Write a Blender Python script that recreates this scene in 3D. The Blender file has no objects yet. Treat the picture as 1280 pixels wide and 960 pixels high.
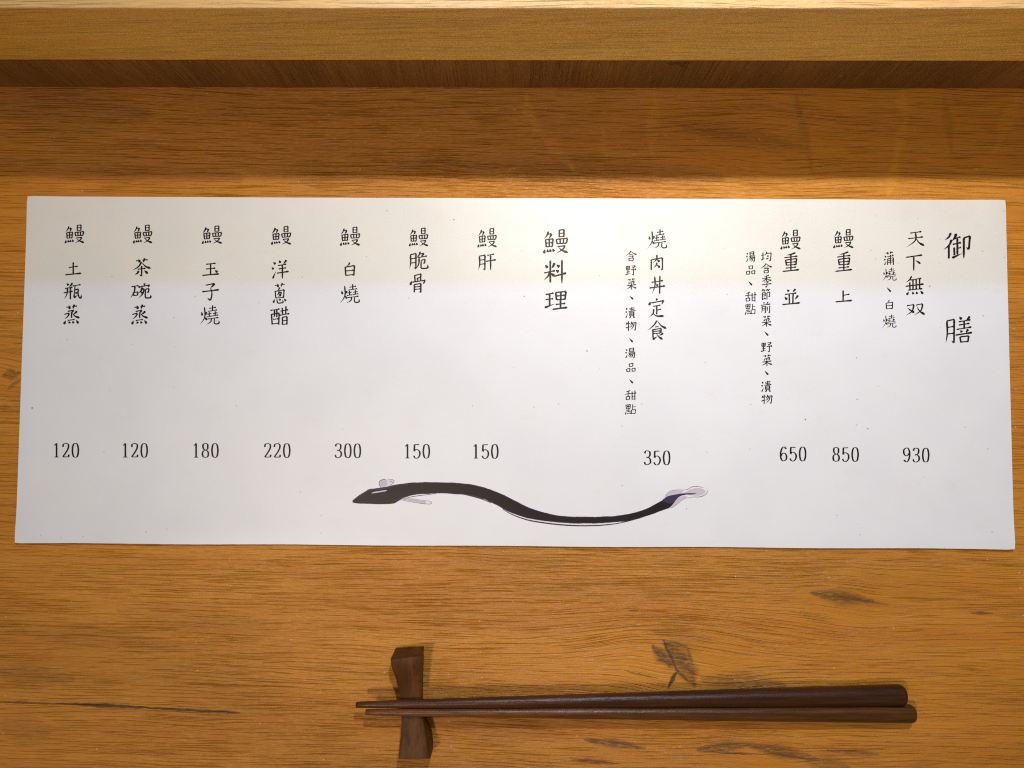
import bpy, bmesh, math, random
import numpy as np
from mathutils import Vector, Matrix, Euler

R = math.radians
sc = bpy.context.scene
COL = sc.collection

# ------------------------------------------------------------------ camera
CAM_H = 0.3303
F_PX = 970.0                       # focal length in pixels of a 1280 px wide picture
cam_d = bpy.data.cameras.new('camera')
cam_d.sensor_width = 36.0
cam_d.lens = F_PX / 1280.0 * 36.0
cam_d.clip_start = 0.01
cam_d.clip_end = 50.0
cam = bpy.data.objects.new('camera', cam_d)
COL.objects.link(cam)
cam.location = (0, 0, CAM_H)
CAM_R = Matrix.Rotation(R(0.27), 3, 'Y') @ Matrix.Rotation(R(2.7075), 3, 'X')
cam.rotation_euler = CAM_R.to_euler()
sc.camera = cam

# ------------------------------------------------------------------ world: dim indoor ambience
w = bpy.data.worlds.new("World")
sc.world = w
w.use_nodes = True
bg = w.node_tree.nodes['Background']
bg.inputs[0].default_value = (1.0, 0.85, 0.60, 1)
bg.inputs[1].default_value = 0.18

# ------------------------------------------------------------------ lamps of the room
def area(name, loc, target, size, power, color, shape='DISK', spread=180):
    d = bpy.data.lights.new(name, 'AREA')
    d.shape = shape
    d.size = size
    d.energy = power
    d.color = color
    d.spread = R(spread)
    o = bpy.data.objects.new(name, d)
    COL.objects.link(o)
    o.location = loc
    o.rotation_euler = (Vector(target) - Vector(loc)).to_track_quat('-Z', 'Y').to_euler()
    return o

KEY = area('shelf_downlight', (0.08, 0.318, 0.55), (0.08, 0.125, 0), 0.022, 0.76, (1.0, 0.945, 0.86), spread=86)
COOL = area('kitchen_lamp', (0.16, 0.930, 0.90), (0.06, 0.02, 0), 0.06, 0.62, (0.15, 0.42, 1.0), spread=70)
FILL = area('room_lamp', (-0.27, -0.26, 0.86), (0.08, 0.0, 0), 0.10, 0.80, (1.0, 0.83, 0.66), spread=90)

# ------------------------------------------------------------------ exposure
sc.view_settings.view_transform = 'Standard'
sc.view_settings.look = 'None'
sc.view_settings.exposure = 0.0
sc.view_settings.gamma = 1.0
sc.cycles.use_denoising = False
sc.cycles.filter_width = 1.15


def at(px, py, z=0.0):
    """point of the place at height z that a measurement of the photograph (1280 x 960) refers to"""
    d = CAM_R @ Vector(((px - 640) / F_PX, (480 - py) / F_PX, -1.0))
    t = (z - CAM_H) / d.z
    return Vector((d.x * t, d.y * t, z))


# ------------------------------------------------------------------ object helpers
def finish(name, me, mats, parent=None, smooth=False):
    o = bpy.data.objects.new(name, me)
    for m in (mats if isinstance(mats, (list, tuple)) else [mats]):
        me.materials.append(m)
    if smooth:
        me.polygons.foreach_set('use_smooth', [True] * len(me.polygons))
    COL.objects.link(o)
    if parent is not None:
        o.parent = parent
    return o

def obj_bm(name, bm, mats, parent=None, smooth=False):
    bmesh.ops.recalc_face_normals(bm, faces=bm.faces)
    me = bpy.data.meshes.new(name)
    bm.to_mesh(me)
    bm.free()
    return finish(name, me, mats, parent, smooth)

def thing(name, label, cat, loc=(0, 0, 0), rotz=0.0):
    o = bpy.data.objects.new(name, None)
    o.empty_display_size = 0.02
    COL.objects.link(o)
    o.location = loc
    o.rotation_euler = (0, 0, rotz)
    o['label'] = label
    o['category'] = cat
    return o

def box_bm(x0, x1, y0, y1, z0, z1, bevel=0.0, seg=2):
    bm = bmesh.new()
    bmesh.ops.create_cube(bm, size=1.0)
    for v in bm.verts:
        v.co = Vector(((x0 + x1) / 2 + v.co.x * (x1 - x0), (y0 + y1) / 2 + v.co.y * (y1 - y0), (z0 + z1) / 2 + v.co.z * (z1 - z0)))
    if bevel:
        bmesh.ops.bevel(bm, geom=list(bm.edges), offset=bevel, segments=seg, affect='EDGES', profile=0.5)
    return bm


# ------------------------------------------------------------------ material helpers
class NT:
    def __init__(self, name):
        self.m = bpy.data.materials.new(name)
        self.m.use_nodes = True
        self.t = self.m.node_tree
        self.bsdf = self.t.nodes['Principled BSDF']
    def n(self, typ, ins=None, **kw):
        nd = self.t.nodes.new(typ)
        for k, v in kw.items():
            setattr(nd, k, v)
        for k, v in (ins or {}).items():
            self.put(nd.inputs[k], v)
        return nd
    def put(self, sock, v):
        if isinstance(v, bpy.types.NodeSocket):
            self.t.links.new(v, sock)
        elif isinstance(v, bpy.types.Node):
            self.t.links.new(v.outputs[0], sock)
        else:
            sock.default_value = v
    def math(self, op, a, b=None, c=None, clamp=False):
        nd = self.t.nodes.new('ShaderNodeMath')
        nd.operation = op
        nd.use_clamp = clamp
        self.put(nd.inputs[0], a)
        if b is not None: self.put(nd.inputs[1], b)
        if c is not None: self.put(nd.inputs[2], c)
        return nd.outputs[0]
    def vmath(self, op, a, b=None):
        nd = self.t.nodes.new('ShaderNodeVectorMath')
        nd.operation = op
        self.put(nd.inputs[0], a)
        if b is not None: self.put(nd.inputs[1], b)
        return nd.outputs['Value'] if op in ('DOT_PRODUCT', 'LENGTH', 'DISTANCE') else nd.outputs[0]
    def ramp(self, v, a, b, lo=0.0, hi=1.0, smooth=True):
        nd = self.t.nodes.new('ShaderNodeMapRange')
        nd.interpolation_type = 'SMOOTHSTEP' if smooth else 'LINEAR'
        self.put(nd.inputs['Value'], v)
        self.put(nd.inputs['From Min'], a); self.put(nd.inputs['From Max'], b)
        self.put(nd.inputs['To Min'], lo); self.put(nd.inputs['To Max'], hi)
        return nd.outputs['Result']
    def mix(self, f, a, b, mode='MIX'):
        nd = self.t.nodes.new('ShaderNodeMix')
        nd.data_type = 'RGBA'
        nd.blend_type = mode
        self.put(nd.inputs[0], f)
        self.put(nd.inputs[6], a)
        self.put(nd.inputs[7], b)
        return nd.outputs[2]
    def scale(self, vec, s, off=(0, 0, 0)):
        nd = self.t.nodes.new('ShaderNodeMapping')
        self.put(nd.inputs['Vector'], vec)
        nd.inputs['Scale'].default_value = s
        nd.inputs['Location'].default_value = off
        return nd.outputs[0]
    def noise(self, vec, s, detail=2.0, rough=0.5, off=(0, 0, 0), dist=0.0):
        nd = self.t.nodes.new('ShaderNodeTexNoise')
        self.put(nd.inputs['Vector'], self.scale(vec, s, off))
        nd.inputs['Scale'].default_value = 1.0
        nd.inputs['Detail'].default_value = detail
        nd.inputs['Roughness'].default_value = rough
        nd.inputs['Distortion'].default_value = dist
        return nd.outputs['Fac']
    def sep(self, vec):
        nd = self.t.nodes.new('ShaderNodeSeparateXYZ')
        self.put(nd.inputs[0], vec)
        return nd.outputs
    def comb(self, x, y, z):
        nd = self.t.nodes.new('ShaderNodeCombineXYZ')
        self.put(nd.inputs[0], x); self.put(nd.inputs[1], y); self.put(nd.inputs[2], z)
        return nd.outputs[0]
    def bump(self, h, strength, dist, normal=None):
        nd = self.t.nodes.new('ShaderNodeBump')
        self.put(nd.inputs['Height'], h)
        nd.inputs['Strength'].default_value = strength
        nd.inputs['Distance'].default_value = dist
        if normal is not None: self.put(nd.inputs['Normal'], normal)
        return nd.outputs[0]

def rgba(c): return (c[0], c[1], c[2], 1.0)

def segment_mask(N, vec, a, b, w0, soft=1.6):
    """1 inside a capsule from a to b of half width w0 (metres), tapering at both ends"""
    a = Vector(a); b = Vector(b)
    d = b - a
    L2 = d.length_squared
    pa = N.vmath('SUBTRACT', vec, tuple(a))
    h = N.math('DIVIDE', N.vmath('DOT_PRODUCT', pa, tuple(d)), L2, clamp=True)
    sc_ = N.t.nodes.new('ShaderNodeVectorMath'); sc_.operation = 'SCALE'
    sc_.inputs[0].default_value = tuple(d)
    N.put(sc_.inputs['Scale'], h)
    dist = N.vmath('LENGTH', N.vmath('SUBTRACT', pa, sc_.outputs[0]))
    # taper: narrower towards both ends
    tp = N.math('MULTIPLY_ADD', N.math('PINGPONG', N.math('MULTIPLY', h, 2.0), 1.0), 0.75, 0.25)
    return N.ramp(N.math('DIVIDE', dist, N.math('MULTIPLY', tp, w0)), 0.35, soft, 1.0, 0.0)

def wood(name, axis, base, dark, light, feats=(), marks=(), warps=(), pore=1.0, rough=0.42, bump=1.0, seed=0.0, tone=1.0, slant=0.0):
    """oak decor: axis = which object axis the grain runs along; the other in-plane axis is across"""
    N = NT(name)
    tc = N.n('ShaderNodeTexCoord')
    P = tc.outputs['Object']
    s = N.sep(P)
    if axis == 'X':   u, v, t = s[0], s[1], s[2]
    elif axis == 'XZ': u, v, t = s[0], s[2], s[1]      # grain along x on an upright face
    elif axis == 'Z': u, v, t = s[2], s[0], s[1]       # upright grain
    elif axis == 'Y': u, v, t = s[1], s[0], s[2]
    flat = N.comb(u, v, t)
    if slant:
        v = N.math('ADD', v, N.math('MULTIPLY', u, slant))
    # knots push the grain aside
    for (cx, cy, r, amp) in warps:
        dx = N.math('DIVIDE', N.math('SUBTRACT', u, cx), r * 1.9)
        dy = N.math('DIVIDE', N.math('SUBTRACT', v, cy), r)
        q = N.math('ADD', N.math('MULTIPLY', dx, dx), N.math('MULTIPLY', dy, dy))
        g = N.math('DIVIDE', 1.0, N.math('ADD', 1.0, N.math('MULTIPLY', q, q)))
        v = N.math('SUBTRACT', v, N.math('MULTIPLY', N.math('MULTIPLY', g, amp), N.math('ADD', dy, N.math('MULTIPLY', dx, -0.35))))
    p0 = N.comb(u, v, t)
    wv = N.noise(p0, (5, 16, 7), 2, 0.5, (seed, 1.3, 0))
    wv2 = N.noise(p0, (38, 70, 10), 2, 0.5, (seed + 4, 0.3, 0))
    v2 = N.math('ADD', v, N.math('MULTIPLY_ADD', wv, 0.009, -0.0045))
    v2 = N.math('ADD', v2, N.math('MULTIPLY_ADD', wv2, 0.0010, -0.0005))
    p = N.comb(u, v2, t)
    broad = N.noise(p, (3.2, 34, 5), 2, 0.55, (seed, 3, 0))
    band = N.noise(p, (7, 170, 9), 2, 0.55, (seed + 2, 7, 0))
    fiber = N.noise(p, (75, 2600, 60), 2, 0.75, (seed, 5, 0))
    pores = N.noise(p, (44, 2600, 85), 0, 0.5, (seed + 5, 2, 0))
    pores2 = N.noise(p, (22, 2000, 40), 0, 0.5, (seed + 15, 2, 0))
    dens = N.noise(p, (16, 62, 9), 1, 0.5, (seed + 6, 12, 0))
    th = N.math('MULTIPLY_ADD', dens, -0.24, 0.782)
    pm = N.ramp(pores, th, N.math('ADD', th, 0.14))
    pm2 = N.ramp(pores2, N.math('ADD', th, 0.03), N.math('ADD', th, 0.15))
    c = N.mix(N.ramp(broad, 0.3, 0.7), rgba(dark), rgba(base))
    c = N.mix(N.ramp(band, 0.40, 0.75, 0.0, 0.30), c, rgba(light))
    zone = N.noise(p0, (4.5, 13, 5), 2, 0.55, (seed + 1.7, 2.2, 0))
    c = N.mix(N.ramp(zone, 0.42, 0.66, 0.0, 0.45), c, rgba([dark[0] * 0.72, dark[1] * 0.86, dark[2] * 0.9]))
    c = N.mix(N.ramp(zone, 0.46, 0.30, 0.0, 0.30), c, rgba([light[0], light[1] * 1.05, light[2] * 1.3]))
    c = N.mix(N.ramp(fiber, 0.30, 0.52, 0.18, 0.0), c, rgba([x * 0.5 for x in dark]))
    c = N.mix(N.ramp(fiber, 0.50, 0.75, 0.0, 0.25), c, rgba([min(1, x * 1.25) for x in light]))
    deep = rgba([dark[0] * 0.30, dark[1] * 0.20, dark[2] * 0.30])
    pq = N.math('MAXIMUM', pm, pm2)
    c = N.mix(N.math('MULTIPLY', pq, 0.13 * pore), c, deep)
    gr = N.math('MAXIMUM', N.ramp(pores, N.math('SUBTRACT', th, 0.06), N.math('ADD', th, 0.18)), N.ramp(pores2, N.math('SUBTRACT', th, 0.05), N.math('ADD', th, 0.18)))
    hgt = N.math('SUBTRACT', N.math('MULTIPLY', fiber, 1.05), N.math('MULTIPLY', gr, 0.9))
    # knots, cracks and grey streaks of the print
    if feats or marks:
        acc = None
        wob = N.noise(flat, (230, 480, 10), 3, 0.6, (2, 1, 0))
        wob2 = N.noise(flat, (190, 300, 10), 3, 0.6, (12, 21, 0))
        f2 = N.vmath('ADD', flat, N.comb(N.math('MULTIPLY_ADD', wob2, 0.0022, -0.0011), N.math('MULTIPLY_ADD', wob, 0.0013, -0.00065), 0.0))
        f2 = N.vmath('MULTIPLY', f2, (1, 1, 0))
        tex = N.ramp(N.noise(flat, (260, 1300, 10), 3, 0.65, (5, 0, 0)), 0.32, 0.56, 0.38, 1.0)
        for (a, b, wd, st, soft, grain) in feats:
            if acc is not None:       # evaluated one after the other (a shader has room for few values at once)
                here = N.vmath('ADD', f2, N.comb(N.math('MULTIPLY', acc, 1e-9), 0.0, 0.0))
            else: here = f2
            mk = segment_mask(N, here, (a[0], a[1], 0), (b[0], b[1], 0), wd, soft + (0.7 if grain else 0.2))
            if grain: mk = N.math('MULTIPLY', mk, tex)
            mk = N.math('MULTIPLY', mk, st)
            acc = mk if acc is None else N.math('MAXIMUM', acc, mk)
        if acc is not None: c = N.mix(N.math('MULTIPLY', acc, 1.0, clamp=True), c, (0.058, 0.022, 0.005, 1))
    if marks:
        wob = N.noise(flat, (60, 60, 10), 2, 0.6, (2, 1, 0))
        f3 = N.vmath('ADD', flat, N.comb(N.math('MULTIPLY_ADD', wob, 0.010, -0.005), 0.0, 0.0))
        f3 = N.vmath('MULTIPLY', f3, (1, 1, 0))
        acc2 = None
        for (a, b, wd, st) in marks:
            here = N.vmath('ADD', f3, N.comb(N.math('MULTIPLY', acc2 if acc2 is not None else (acc if acc is not None else 1.0), 1e-9), 0.0, 0.0))
            mk = N.math('MULTIPLY', segment_mask(N, here, (a[0], a[1], 0), (b[0], b[1], 0), wd * 1.3, 2.2), st * 0.6)
            acc2 = mk if acc2 is None else N.math('MAXIMUM', acc2, mk)
        c = N.mix(acc2, c, rgba([min(1, x * 1.5) for x in light]))
    if tone != 1.0:
        c = N.mix(1.0, c, (tone, tone, tone, 1), 'MULTIPLY')
    # speckle of crumbs and dust
    vor = N.n('ShaderNodeTexVoronoi', {'Vector': flat, 'Scale': 75.0, 'Randomness': 1.0}, voronoi_dimensions='2D')
    gate = N.math('GREATER_THAN', N.sep(vor.outputs['Color'])[0], 0.86)
    dust = N.math('MULTIPLY', N.ramp(vor.outputs['Distance'], 0.015, 0.030, 1.0, 0.0), gate)
    c = N.mix(N.math('MULTIPLY', dust, 0.55), c, (0.72, 0.56, 0.36, 1))
    b = N.bsdf
    N.put(b.inputs['Base Color'], c)
    N.put(b.inputs['Roughness'], N.math('MULTIPLY_ADD', fiber, 0.22, rough - 0.08))
    b.inputs['Specular IOR Level'].default_value = 0.58
    N.put(b.inputs['Normal'], N.bump(hgt, 1.0, 0.00034 * bump))
    return N.m

def xy(px, py, z=0.0):
    p = at(px, py, z); return (p.x, p.y)
def seg(x0, y0, x1, y1, wpx, st, soft=1.6, grain=False):
    return (xy(x0, y0), xy(x1, y1), wpx * CAM_H / F_PX, st, soft, grain)

feats = [
    # long dark crack at lower left
    seg(-30, 876, 75, 880, 1.3, .75), seg(70, 879, 190, 885, 2.4, .95), seg(165, 884, 300, 891, 1.9, .95), seg(262, 889, 300, 891, 2.2, .8),
    seg(-20, 838, 90, 850, 9, .30, 2.2, True), seg(0, 905, 60, 915, 12, .22, 2.2, True),
    # leaf shaped knot
    seg(829, 800, 846, 838, 2.6, .92, 1.8), seg(843, 836, 862, 852, 2.4, .8, 1.9), seg(847, 838, 835, 860, 3.0, .95),
    seg(832, 803, 866, 843, 10, .80, 1.8, True), seg(852, 822, 868, 856, 8, .72, 1.9, True), seg(838, 802, 858, 808, 3, .7),
    seg(816, 808, 840, 832, 6.5, .85, 1.7, True), seg(818, 812, 838, 834, 3, .7), seg(858, 806, 866, 832, 2.2, .7, 1.6, True),
    seg(820, 790, 885, 800, 9, .22, 2.4, True), seg(880, 850, 980, 858, 9, .45, 2.2, True), seg(780, 838, 822, 848, 1.2, .6), 
    # streaks round the lower right
    seg(1015, 741, 1090, 752, 6, .75, 1.9, True), seg(1020, 742, 1090, 753, 1.6, .75), seg(1213, 766, 1242, 767, 1.8, .7), seg(1060, 752, 1110, 756, 2.0, .35, 2, True),
    seg(730, 924, 806, 935, 4.0, .75, 1.8, True), seg(733, 922, 800, 934, 1.4, .75), seg(712, 948, 775, 955, 2.2, .7, 1.7, True),
    seg(872, 937, 940, 930, 5, .70, 2.0, True), seg(930, 930, 1022, 949, 5.5, .75, 2.0, True), seg(880, 940, 960, 943, 1.3, .75), seg(955, 941, 1020, 950, 1.6, .85),
    seg(1035, 938, 1098, 943, 3.2, .55, 1.8, True), seg(1050, 937, 1095, 944, 1.1, .6), seg(1010, 950, 1060, 960, 9, .4, 2.2, True),
    # small knots near the card
    seg(700, 733, 735, 738, 2.0, .45, 1.8, True), seg(785, 760, 797, 762, 4, .3, 2.2, True),
    seg(4, 470, 24, 466, 5, .55, 2.2, True), seg(10, 486, 26, 474, 2.2, .5, 1.8, True), seg(0, 508, 14, 512, 3, .4, 1.8, True),
    seg(560, 700, 700, 706, 14, .12, 2.4, True), seg(650, 735, 860, 745, 12, .14, 2.4, True), seg(150, 765, 330, 778, 10, .16, 2.4, True), 
    seg(30, 790, 250, 812, 7, .16, 2.4, True), seg(560, 910, 700, 916, 10, .2, 2.4, True), seg(1100, 700, 1270, 704, 5, .14, 2.4, True),
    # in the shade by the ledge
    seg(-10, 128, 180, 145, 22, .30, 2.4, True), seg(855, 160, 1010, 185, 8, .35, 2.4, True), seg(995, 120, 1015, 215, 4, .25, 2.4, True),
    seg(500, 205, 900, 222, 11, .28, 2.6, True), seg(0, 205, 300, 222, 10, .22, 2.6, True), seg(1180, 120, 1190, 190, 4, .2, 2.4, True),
]
def mk(x0, y0, x1, y1, wpx, st): return (xy(x0, y0), xy(x1, y1), wpx * CAM_H / F_PX, st)
marks = [
    mk(655, 118, 668, 160, 5, .22), mk(664, 155, 720, 212, 5, .20), mk(820, 118, 812, 192, 4.5, .20), mk(1125, 112, 1133, 150, 4.5, .22),
    mk(1133, 148, 1118, 200, 4.5, .24), mk(1118, 195, 1114, 245, 4.5, .26), mk(1275, 120, 1240, 190, 4.5, .2), mk(748, 160, 758, 200, 4, .14),
    mk(560, 130, 600, 160, 3, .12), mk(1000, 150, 1010, 190, 3, .10), mk(1010, 130, 1000, 160, 3, .10),
]
warps = [(*xy(848, 828), 0.018, 0.0095), (*xy(1060, 746), 0.012, 0.0035), (*xy(950, 938), 0.011, 0.004), (*xy(12, 478), 0.012, 0.006), (*xy(960, 172), 0.016, 0.005), (*xy(300, 60), 0.03, 0.006)]

OAK_B, OAK_D, OAK_L = (0.53, 0.200, 0.0100), (0.46, 0.160, 0.006), (0.65, 0.29, 0.028)
# the counter's print is the same everywhere; only the cells that hold knots carry the nodes for them
cut_x = [-0.9, xy(330, 700)[0], xy(690, 700)[0], xy(1000, 700)[0], 0.9]
cut_y = [-0.55, xy(640, 683)[1], xy(640, 520)[1], xy(640, 250)[1], 0.150]
def in_cell(f, i, j):
    (ax, ay), (bx, by), wd = f[0], f[1], f[2] * 2.6 + 0.003
    return min(ax, bx) - wd < cut_x[i + 1] and max(ax, bx) + wd > cut_x[i] and min(ay, by) - wd < cut_y[j + 1] and max(ay, by) + wd > cut_y[j]
table_mats, cell_mat = [], {}
for j in range(4):
    for i in range(4):
        fs = [f for f in feats if in_cell(f, i, j)]
        ms = [f for f in marks if in_cell(f, i, j)]
        key = (tuple(fs), tuple(ms))
        if key not in cell_mat:
            cell_mat[key] = len(table_mats)
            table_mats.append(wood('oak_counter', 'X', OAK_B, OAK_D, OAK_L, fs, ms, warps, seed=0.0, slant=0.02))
        cell_mat[(i, j)] = cell_mat[key]
m_face = wood('oak_ledge_face', 'XZ', (0.71, 0.360, 0.036), (0.61, 0.288, 0.022), (0.79, 0.45, 0.070), seed=31.0, rough=0.5, slant=-0.05)
m_top = wood('oak_ledge_top', 'X', (0.66, 0.42, 0.17), (0.58, 0.34, 0.12), (0.78, 0.55, 0.27), seed=11.0)
YW = at(640, 111.5, 0).y
def on_wall(px, py):
    """(height, x) of the point of the upright plane y = YW"""
    lo, hi = -0.05, 0.2
    for _ in range(50):
        m = (lo + hi) / 2
        if at(px, py, m).y > YW: lo = m
        else: hi = m
    return (lo, at(px, py, lo).x)
def wseg(x0, y0, x1, y1, wpx, st, soft=1.6, grain=False):
    return (on_wall(x0, y0), on_wall(x1, y1), wpx * CAM_H / F_PX, st, soft, grain)
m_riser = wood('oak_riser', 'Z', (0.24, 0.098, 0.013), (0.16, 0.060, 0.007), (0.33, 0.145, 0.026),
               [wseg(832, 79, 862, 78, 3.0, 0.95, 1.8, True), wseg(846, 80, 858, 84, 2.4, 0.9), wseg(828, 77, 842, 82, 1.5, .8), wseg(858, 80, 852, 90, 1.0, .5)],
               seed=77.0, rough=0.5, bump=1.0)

def stick_material(name, base, rough):
    N = NT(name)
    tc = N.n('ShaderNodeTexCoord'); P = tc.outputs['Object']
    f = N.noise(P, (60, 2400, 2400), 3, 0.6)
    g = N.noise(P, (30, 500, 500), 3, 0.6, (3, 1, 2))
    k = N.noise(P, (1500, 2600, 2600), 2, 0.6, (7, 2, 1))
    c = N.mix(N.ramp(g, 0.3, 0.7), rgba([x * 0.6 for x in base]), rgba([x * 1.35 for x in base]))
    c = N.mix(N.ramp(N.sep(P)[0], 0.0, 0.17, 1.0, 0.0), c, N.mix(1.0, c, (1.9, 1.75, 1.5, 1), 'MULTIPLY'))  # colour paler at the tip, darkening along the stick
    c = N.mix(N.ramp(f, 0.5, 0.7, 0, 0.6), c, rgba([x * 0.25 for x in base]))
    c = N.mix(N.ramp(k, 0.62, 0.72, 0, 0.5), c, rgba([x * 2.2 for x in base]))
    N.put(N.bsdf.inputs['Base Color'], c)
    N.put(N.bsdf.inputs['Roughness'], N.math('MULTIPLY_ADD', k, 0.25, rough - 0.1))
    N.bsdf.inputs['Specular IOR Level'].default_value = 0.32
    N.put(N.bsdf.inputs['Normal'], N.bump(N.math('ADD', f, N.math('MULTIPLY', k, 0.4)), 0.35, 0.0003))
    return N.m
m_stick_a = stick_material('dark_stick_wood', (0.040, 0.0125, 0.003), 0.32)
m_stick_b = stick_material('brown_stick_wood', (0.075, 0.027, 0.005), 0.30)
def rest_material():
    N = NT('walnut_rest')
    tc = N.n('ShaderNodeTexCoord'); P = tc.outputs['Object']
    f = N.noise(P, (1500, 55, 1500), 3, 0.6)
    g = N.noise(P, (260, 30, 260), 3, 0.6, (3, 1, 2))
    c = N.mix(N.ramp(g, 0.3, 0.7), (0.062, 0.020, 0.003, 1), (0.112, 0.038, 0.006, 1))
    c = N.mix(N.ramp(f, 0.5, 0.72, 0, 0.65), c, (0.028, 0.010, 0.004, 1))
    N.put(N.bsdf.inputs['Base Color'], c)
    N.bsdf.inputs['Roughness'].default_value = 0.5
    N.bsdf.inputs['Specular IOR Level'].default_value = 0.2
    N.put(N.bsdf.inputs['Normal'], N.bump(f, 0.35, 0.0004))
    return N.m
m_rest = rest_material()

def paper_material():
    N = NT('coated_card')
    tc = N.n('ShaderNodeTexCoord'); P = tc.outputs['Object']
    fib = N.noise(P, (900, 900, 900), 3, 0.6)
    cloud = N.noise(P, (28, 28, 28), 3, 0.55)
    c = N.mix(N.ramp(cloud, 0.35, 0.7, 0.0, 1.0), (0.695, 0.715, 0.755, 1), (0.668, 0.688, 0.730, 1))
    # specks of dirt
    for scale, lim, r0, r1, st, seed in ((110.0, 0.86, 0.018, 0.040, 0.60, 0.0), (34.0, 0.80, 0.007, 0.015, 0.95, 3.7)):
        v = N.n('ShaderNodeTexVoronoi', {'Vector': N.scale(P, (1, 1, 0), (seed, seed, 0)), 'Scale': scale, 'Randomness': 1.0}, voronoi_dimensions='2D')
        ch = N.sep(v.outputs['Color'])
        d = N.math('MULTIPLY', N.ramp(v.outputs['Distance'], r0, r1, 1.0, 0.0), N.math('GREATER_THAN', ch[0], lim))
        d = N.math('MULTIPLY', d, N.math('MULTIPLY', ch[1], st))
        c = N.mix(d, c, (0.08, 0.055, 0.04, 1))
    # grubby fingermarks
    gr = N.ramp(N.noise(P, (75, 130, 1), 4, 0.7, (8, 3, 0)), 0.54, 0.76, 0.0, 0.20)
    c = N.mix(gr, c, (0.62, 0.56, 0.49, 1))
    sp = at(1193, 252); 
    dd = N.vmath('DISTANCE', N.vmath('MULTIPLY', P, (1, 1, 0)), (sp.x, sp.y, 0))
    c = N.mix(N.ramp(dd, 0.0075, 0.0115, 0.09, 0.0), c, (0.70, 0.50, 0.44, 1))
    b = N.bsdf
    N.put(b.inputs['Base Color'], c)
    b.inputs['Roughness'].default_value = 0.43
    b.inputs['Specular IOR Level'].default_value = 0.75
    wave = N.noise(P, (11, 17, 1), 1, 0.4, (2.2, 5.1, 0))
    N.put(b.inputs['Normal'], N.bump(N.math('MULTIPLY_ADD', wave, 9.0, N.math('MULTIPLY', fib, 0.10)), 1.0, 0.00022))
    return N.m
m_paper = paper_material()

def plain(name, col, rough=0.4, noise_amt=0.0):
    N = NT(name)
    tc = N.n('ShaderNodeTexCoord')
    f = N.noise(tc.outputs['Object'], (1600, 1600, 1600), 2, 0.6)
    c = N.mix(N.ramp(f, 0.3, 0.75), rgba([x * (1 - noise_amt) for x in col]), rgba([min(1, x * (1 + noise_amt)) for x in col]))
    N.put(N.bsdf.inputs['Base Color'], c)
    N.bsdf.inputs['Roughness'].default_value = rough
    N.bsdf.inputs['Specular IOR Level'].default_value = 0.26
    return N.m
m_ink = plain('black_ink', (0.009, 0.008, 0.008), 0.40, 0.25)
m_eel = plain('brown_black_ink', (0.012, 0.0085, 0.0095), 0.40, 0.10)
m_violet = plain('dark_violet_ink', (0.045, 0.028, 0.075), 0.42, 0.2)
m_lilac = plain('pale_lilac_wash', (0.50, 0.455, 0.54), 0.42, 0.08)
m_grey = plain('pale_grey_wash', (0.64, 0.625, 0.65), 0.42, 0.06)
m_line = plain('grey_violet_line', (0.26, 0.24, 0.29), 0.42, 0.2)

# ------------------------------------------------------------------ counter (setting)
LR = R(-0.2)
def counter():
    bm = bmesh.new()
    V = [[bm.verts.new((x, y, 0)) for x in cut_x] for y in cut_y]
    for j in range(4):
        for i in range(4):
            f = bm.faces.new((V[j][i], V[j][i + 1], V[j + 1][i + 1], V[j + 1][i]))
            f.material_index = cell_mat[(i, j)]
    rim = V[0][:] + [V[j][4] for j in range(1, 5)] + V[4][3::-1] + [V[j][0] for j in range(3, 0, -1)]
    low = [bm.verts.new((v.co.x, v.co.y, -0.035)) for v in rim]
    for k in range(len(rim)):
        k2 = (k + 1) % len(rim)
        bm.faces.new((low[k], low[k2], rim[k2], rim[k]))
    bm.faces.new(low[::-1])
    return obj_bm('counter_top', bm, table_mats)
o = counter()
o['kind'] = 'structure'

# ------------------------------------------------------------------ raised ledge at the back
ledge = thing('counter_ledge', 'raised oak ledge with pale front board and shaded riser behind the menu card', 'counter ledge', (0, 0, 0), LR)
YF = at(640, 42, 0.062).y
Z1 = None
# heights from the picture: lower and upper front edges seen at y = 76 and y = 9
def height_at(py, Y):
    lo, hi = 0.0, 0.2
    for _ in range(50):
        m = (lo + hi) / 2
        if at(640, py, m).y > Y: lo = m
        else: hi = m
    return lo
YF = YW - 0.0078
ZA, ZB = height_at(76, YF), height_at(9, YF)
print('ledge', YW, YF, ZA, ZB)
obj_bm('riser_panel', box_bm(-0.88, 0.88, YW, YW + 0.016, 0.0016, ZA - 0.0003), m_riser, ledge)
obj_bm('front_board', box_bm(-0.88, 0.88, YF, YF + 0.018, ZA, ZB - 0.0012, 0.0006), m_face, ledge)
obj_bm('top_board', box_bm(-0.88, 0.88, YF - 0.0003, YF + 0.30, ZB - 0.0011, ZB, 0.0004), m_top, ledge)
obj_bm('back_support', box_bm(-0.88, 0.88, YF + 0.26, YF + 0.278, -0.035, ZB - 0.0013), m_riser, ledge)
# dark chipped knot at the top of the riser

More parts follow.
